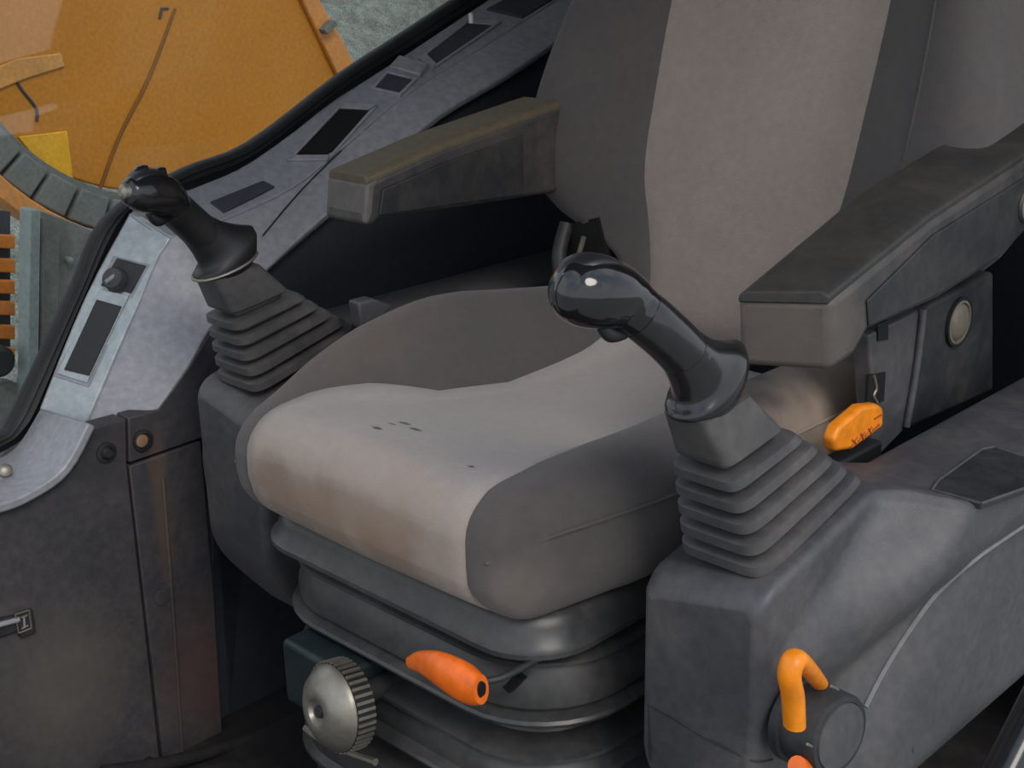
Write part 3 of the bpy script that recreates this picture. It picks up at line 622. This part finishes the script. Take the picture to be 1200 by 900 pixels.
def lever(s, near):
    lab = 'near joystick with glossy black grip on a ribbed rubber boot' if near else 'far joystick with matte black grip and chrome-tipped head by the window'
    t = thing('control_lever', lab, 'joystick', (s*.335, -.08, .49), 'joysticks either side of the seat') if False else thing('control_lever', lab, 'joystick', (s*.335, -.08, .49))
    # boot
    rings = []; nf = 5; L = []
    for i in range(nf):
        t0 = i/nf
        L += [(t0+.002, -.010), (t0+.006, .001), (t0+.016, .0035), (t0+.105, .0035), (t0+.118, .001), (t0+.123, -.0115), (t0+.190, -.0125)]
    for q, o in L: rings.append((q*.66, o))
    rings += [(.665, .001), (.68, 0.003), (.72, .003), (.85, .002), (.985, 0.001), (1, -.004)]
    out = []
    for q, o in rings:
        cy = lerp(-.082, -.168, q); z = lerp(.500, .622, q); tz = lerp(.27, .10, q)
        hx = lerp(.042, .0275, min(1, q/.66))+o; hy = lerp(.076, .041, min(1, q/.66))+o
        if q > .66: hx = lerp(.0255, .0205, (q-.66)/.34)+o; hy = lerp(.037, .031, (q-.66)/.34)+o
        cx = lerp(.340, .328, q)
        out.append([Vector((s*p.x, p.y, p.z)) for p in ringof((cx, cy, z), (hx, 0, 0), (0, hy, hy*tz), 40, 7)])
    link('rubber_boot', loftmesh(out), M['rubber'], t, shade=35)
    # flared collar that grows out of the grip, its rear lip raised
    out = []
    for th, rx, ry, cy, z in ((8, .023, .032, -.170, .619), (13, .0265, .038, -.169, .625), (18, .028, .041, -.168, .632), (25, .028, .042, -.166, .640), (30, .0265, .040, -.166, .645), (33, .0235, .034, -.171, .649), (36, .0215, .029, -.179, .654), (40, .0205, .024, -.188, .661), (45, .0195, .020, -.200, .672)):
        c, n_ = math.cos(R(th)), math.sin(R(th))
        out.append([Vector((s*p.x, p.y, p.z)) for p in ringof((.328, cy, z), (rx, 0, 0), (0, ry*c, ry*n_), 32)])
    link('collar', loftmesh(out), M['gloss'] if near else M['grip'], t, shade=70)
    G = [((.328, -.192, .664), .0205), ((.325, -.210, .682), .0200), ((.320, -.228, .699), .0200), ((.316, -.236, .7065), .0200)]
    tube('grip', [(s*p[0], p[1], p[2]) for p, r in G], [r for p, r in G], M['gloss'] if near else M['grip'], t, n=28, side=(1, 0, 0), shade=70)
    H = [((.3195, -.2285, .700), .0165), ((.3165, -.2345, .7055), .0196), ((.312, -.240, .711), .0212), ((.308, -.246, .717), .0232), ((.304, -.256, .723), .0258), ((.300, -.270, .7275), .0268), ((.296, -.283, .7305), .0255), ((.293, -.294, .733), .0205), ((.2915, -.300, .7345), .012), ((.291, -.302, .735), .003)]
    hs = 1.0 if near else .80
    if not near: H = [((x_, y_+.006*(1-k_/9), z_-.002), r_*(hs if r_ > .013 else 1)) for k_, ((x_, y_, z_), r_) in enumerate(H)]
    hd = tube('grip_head', [(s*p[0], p[1], p[2]) for p, r in H], [r for p, r in H], M['gloss_hi'] if near else M['gloss'], t, n=32, side=(1, 0, 0), shade=70)
    tube('trigger', [(s*.305, -.270, .704), (s*.307, -.260, .695), (s*.311, -.248, .693)], [.004, .0065, .004], M['grip'], t, n=12)
    tube('head_rim', [(s*.309, -.238, .728-(0 if near else .003)), (s*.303, -.254, .7455-(0 if near else .004)), (s*.299, -.271, .7515-(0 if near else .005)), (s*.294, -.286, .7505-(0 if near else .005)), (s*.292, -.296, .744-(0 if near else .004))], [.006, .012, .015, .012, .006], M['grip'], hd, n=16, flat=.36, side=(1, 0, 0), label='matte top plate')
    if not near:
        for y, z in ((-.256, .745), (-.276, .750)):
            lathe('button', (s*.300, y, z), (0, -.2, 1), [(-.004, .0075), (.003, .0075), (.005, .004)], M['gloss'], hd, n=16)
    if not near:
        lathe('button', (s*.291, -.299, .733), (-.0, -1, .1), [(0, .008), (.006, .0075), (.009, .004)], M['steel'], hd, n=16, label='bright chrome end button')
        tube('collar_ring', [(s*(.328+.0272*math.cos(a)), -.169+.0395*math.sin(a), .627+.0395*.26*math.sin(a)) for a in [R(20*i) for i in range(19)]], .0018, M['steel'], t, n=8, k=1, label='bright ring')
    return t
nl = lever(1, True); fl_ = lever(-1, False)

# near console rotary switch with an orange hook
sw = thing('lever_lock_switch', 'round black lock knob with an orange hooked handle on the near console', 'knob', at(955, 850, 'x', .41))
ax_ = Vector((1, -.12, .05)).normalized(); sc0 = at(958, 850, 'x', .430)
lathe('knob_body', sc0, ax_, [(-.020, .038), (-.012, .038), (-.011, .0345), (.020, .0345), (.023, .033), (.0235, .029), (.0225, .0285), (.0225, .001)], M['plastic_dark'], sw, n=44)
lathe('knob_cap', sc0, ax_, [(.0225, .0285), (.0245, .028), (.0245, .001)], M['plastic'], sw, n=44, shade=30)
hk = [at(931, 850, 'x', .44), at(929, 815, 'x', .44), at(925, 790, 'x', .44), at(932, 772, 'x', .44), at(945, 782, 'x', .437), at(960, 800, 'x', .43)]
tube('hook_handle', hk, [.0095, .0098, .0098, .0098, .0088, .0075], M['amber'], sw, n=14, flat=.8, label='orange hook-shaped handle')
tube('handle_tail', [at(934, 897, 'x', .44), at(952, 905, 'x', .44)], .008, M['orange'], sw, n=12, k=1, label='orange tail of the handle')
for p in ((978, 806), (950, 874)):
    tube('index_mark', [at(p[0]-4, p[1]-2, 'x', .449 if p[0] > 960 else .447), at(p[0]+4, p[1]+2, 'x', .449 if p[0] > 960 else .447)], .0012, M['steel'], sw, k=1, n=6)
# dark pipe at the lower right corner
pr = tube('grab_rail', [at(1150, 960, 'x', .52), at(1190, 880, 'x', .52), at(1230, 800, 'x', .52)], .018, M['gloss'], None, n=20, label='glossy dark rail at the bottom right corner beside the near console', cat='rail')

# ================================================================== OUTSIDE
gv = box('ground', (-60, -50, -1.25), (12, 60, -1.2), M['gravel'], kind='structure')
bv = []; bf = []; NB = 70
for i in range(NB):
    for j in range(NB):
        u, v_ = i/(NB-1), j/(NB-1)
        bv.append((-5.2-9*u, -3+17*v_, -1.22+3.6*sm(0, 1, u)+.10*random.random()*min(1, 6*u)+.25*math.sin(3*v_+4*u)*u))
for i in range(NB-1):
    for j in range(NB-1): bf.append((i*NB+j, i*NB+j+1, (i+1)*NB+j+1, (i+1)*NB+j))
bank = link('gravel_bank', meshof(bv, bf), M['bank'], None, label='loose grey-green gravel bank behind the yellow machine body', cat='gravel', shade=80); bank['kind'] = 'stuff'
mc = thing('machine_body', 'large yellow machine body panel outside the side window', 'machine', (-2.5, 1, -1.2))
XW = -2.4; PW = Vector((XW, 0, 0)); C0 = at(205, 20, 'x', XW)
def arcpix(c, r, a0, a1, n): return [(c[0]+r*math.cos(R(lerp(a0, a1, i/n))), c[1]+r*math.sin(R(lerp(a0, a1, i/n)))) for i in range(n+1)]
cc, rr = (172, -18), 243
body = arcpix(cc, rr, 178, 60, 26)+[(420, 250), (470, 190), (413, 80), (398, 48), (370, 0), (330, -70), (300, -300), (-80, -300)]
slab('body_panel', body, PW, NX, -.35, 0, M['yellow'], mc, bevel=.006)
slab('edge_flange', [(370, 0), (398, 48), (413, 80), (470, 190), (455, 196), (390, 84), (350, 0), (318, -70), (332, -76)], PW, NX, 0, .02, M['ochre'], mc, bevel=.005, label='faded orange flange along the panel edge')
slab('clip', [(368, 34), (380, 22), (384, 28), (372, 40)], PW, NX, .02, .05, M['tread'], mc, bevel=.003)
tube('panel_seam', [at(205, 10, 'x', XW-.001), at(175, 90, 'x', XW+.002), at(140, 160, 'x', XW+.002), at(115, 228, 'x', XW+.002)], .005, M['seam'], mc, n=8)
tube('panel_crack', [at(17, 84, 'x', XW+.002), at(22, 100, 'x', XW+.002), at(31, 112, 'x', XW+.002), at(43, 128, 'x', XW+.002), at(43, 142, 'x', XW+.002)], .004, M['dark'], mc, n=6, k=2)
slab('pressed_patch', [(-20, 85), (20, 68), (70, 62), (75, 78), (30, 92), (-20, 112)], PW, NX, 0, .008, mat('faded_yellow_paint', (200, 140, 66), .5, dust=.3), mc, bevel=.006, label='faded pressed strip')
slab('pressed_patch', [(20, 160), (78, 153), (86, 218), (60, 210)], PW, NX, 0, .006, mat('bright_yellow_paint', (214, 158, 24), .45), mc, bevel=.006, label='brighter yellow pressed corner')
tube('scratch', [at(187, 22, 'x', XW+.002), at(190, 10, 'x', XW+.002), at(197, 10, 'x', XW+.002)], .004, M['dark'], mc, n=6, k=1)
# track of dark pads round the panel and its orange guard
tr = thing('wheel_tread', 'curved band of dusty grey tread blocks below the yellow panel', 'tread', (-2.4, .9, -1.2))
aa = [lerp(176, 78, i/11) for i in range(12)]
slab('tread_base', arcpix(cc, rr+3, 180, 76, 24)+list(reversed(arcpix(cc, rr+50, 180, 76, 24))), PW, NX, .004, .08, M['tread'], tr)
for a, b in zip(aa, aa[1:]):
    d = (a-b)*.06
    slab('tread_block', arcpix(cc, rr+10, a-d, b+d, 2)+list(reversed(arcpix(cc, rr+49, a-d, b+d, 2))), PW, NX, .08, .105, M['tread'], tr, bevel=.006, seg=2)
gd = slab('guard_rail', arcpix(cc, rr+51, 182, 76, 22)+list(reversed(arcpix(cc, rr+72, 182, 76, 22))), PW, NX, .004, .13, M['ochre'], None, bevel=.005, label='faded orange curved rim under the grey tread band', cat='guard')
# lower left clutter outside
PV = Vector((-1.9, 0, 0))
dp = slab('steel_plate', [(58, 250), (150, 285), (150, 560), (-60, 560), (-20, 480), (30, 460), (52, 400)], PV, NX, -.06, 0, M['dusty'], None, bevel=.004, label='dusty grey steel plate low outside the window', cat='plate')
lathe('bolt', at(81, 305, 'x', -1.89), (1, 0, 0), [(-.01, .008), (.006, .008), (.01, .004)], M['galv'], dp, n=12)
lathe('boss', at(2, 470, 'x', -1.89), (1, 0, 0), [(-.01, .05), (.02, .05), (.025, .04), (.02, .03), (.02, .001)], M['dusty'], dp, n=24)
ps = slab('steel_post', [(15, 240), (27, 240), (24, 480), (12, 480)], PV, NX, .03, .08, M['galv'], None, bevel=.003, label='pale green-grey upright steel post outside at the left edge', cat='post')
slab('post_channel', [(27, 240), (58, 252), (56, 420), (24, 440)], PV, NX, .03, .045, M['dusty'], ps, bevel=.003)
for x in (35, 42, 49): tube('channel_rib', [at(x, 255, 'x', -1.852), at(x-1, 420, 'x', -1.852)], .006, M['dusty'], ps, k=1, n=8)
cr_ = thing('slatted_crate', 'orange slatted frame at the left edge outside the window', 'frame', at(0, 410, 'x', -2.1))
for y in (272, 300, 325, 350, 378, 404):
    slab('slat', [(-70, y), (18, y+4), (18, y+20), (-70, y+16)], Vector((-2.1, 0, 0)), NX, -.02, 0, M['slat'], cr_, bevel=.003)
slab('frame_back', [(-80, 240), (18, 250), (18, 430), (-80, 430)], Vector((-2.1, 0, 0)), NX, -.05, -.025, M['dark'], cr_)
lathe('hose_end', at(0, 424, 'x', -1.85), (1, 0, 0), [(-.03, .035), (0, .035), (.01, .025), (.01, .001)], M['black'], None, n=20, label='small round black rubber stop outside at the left edge', cat='stop')
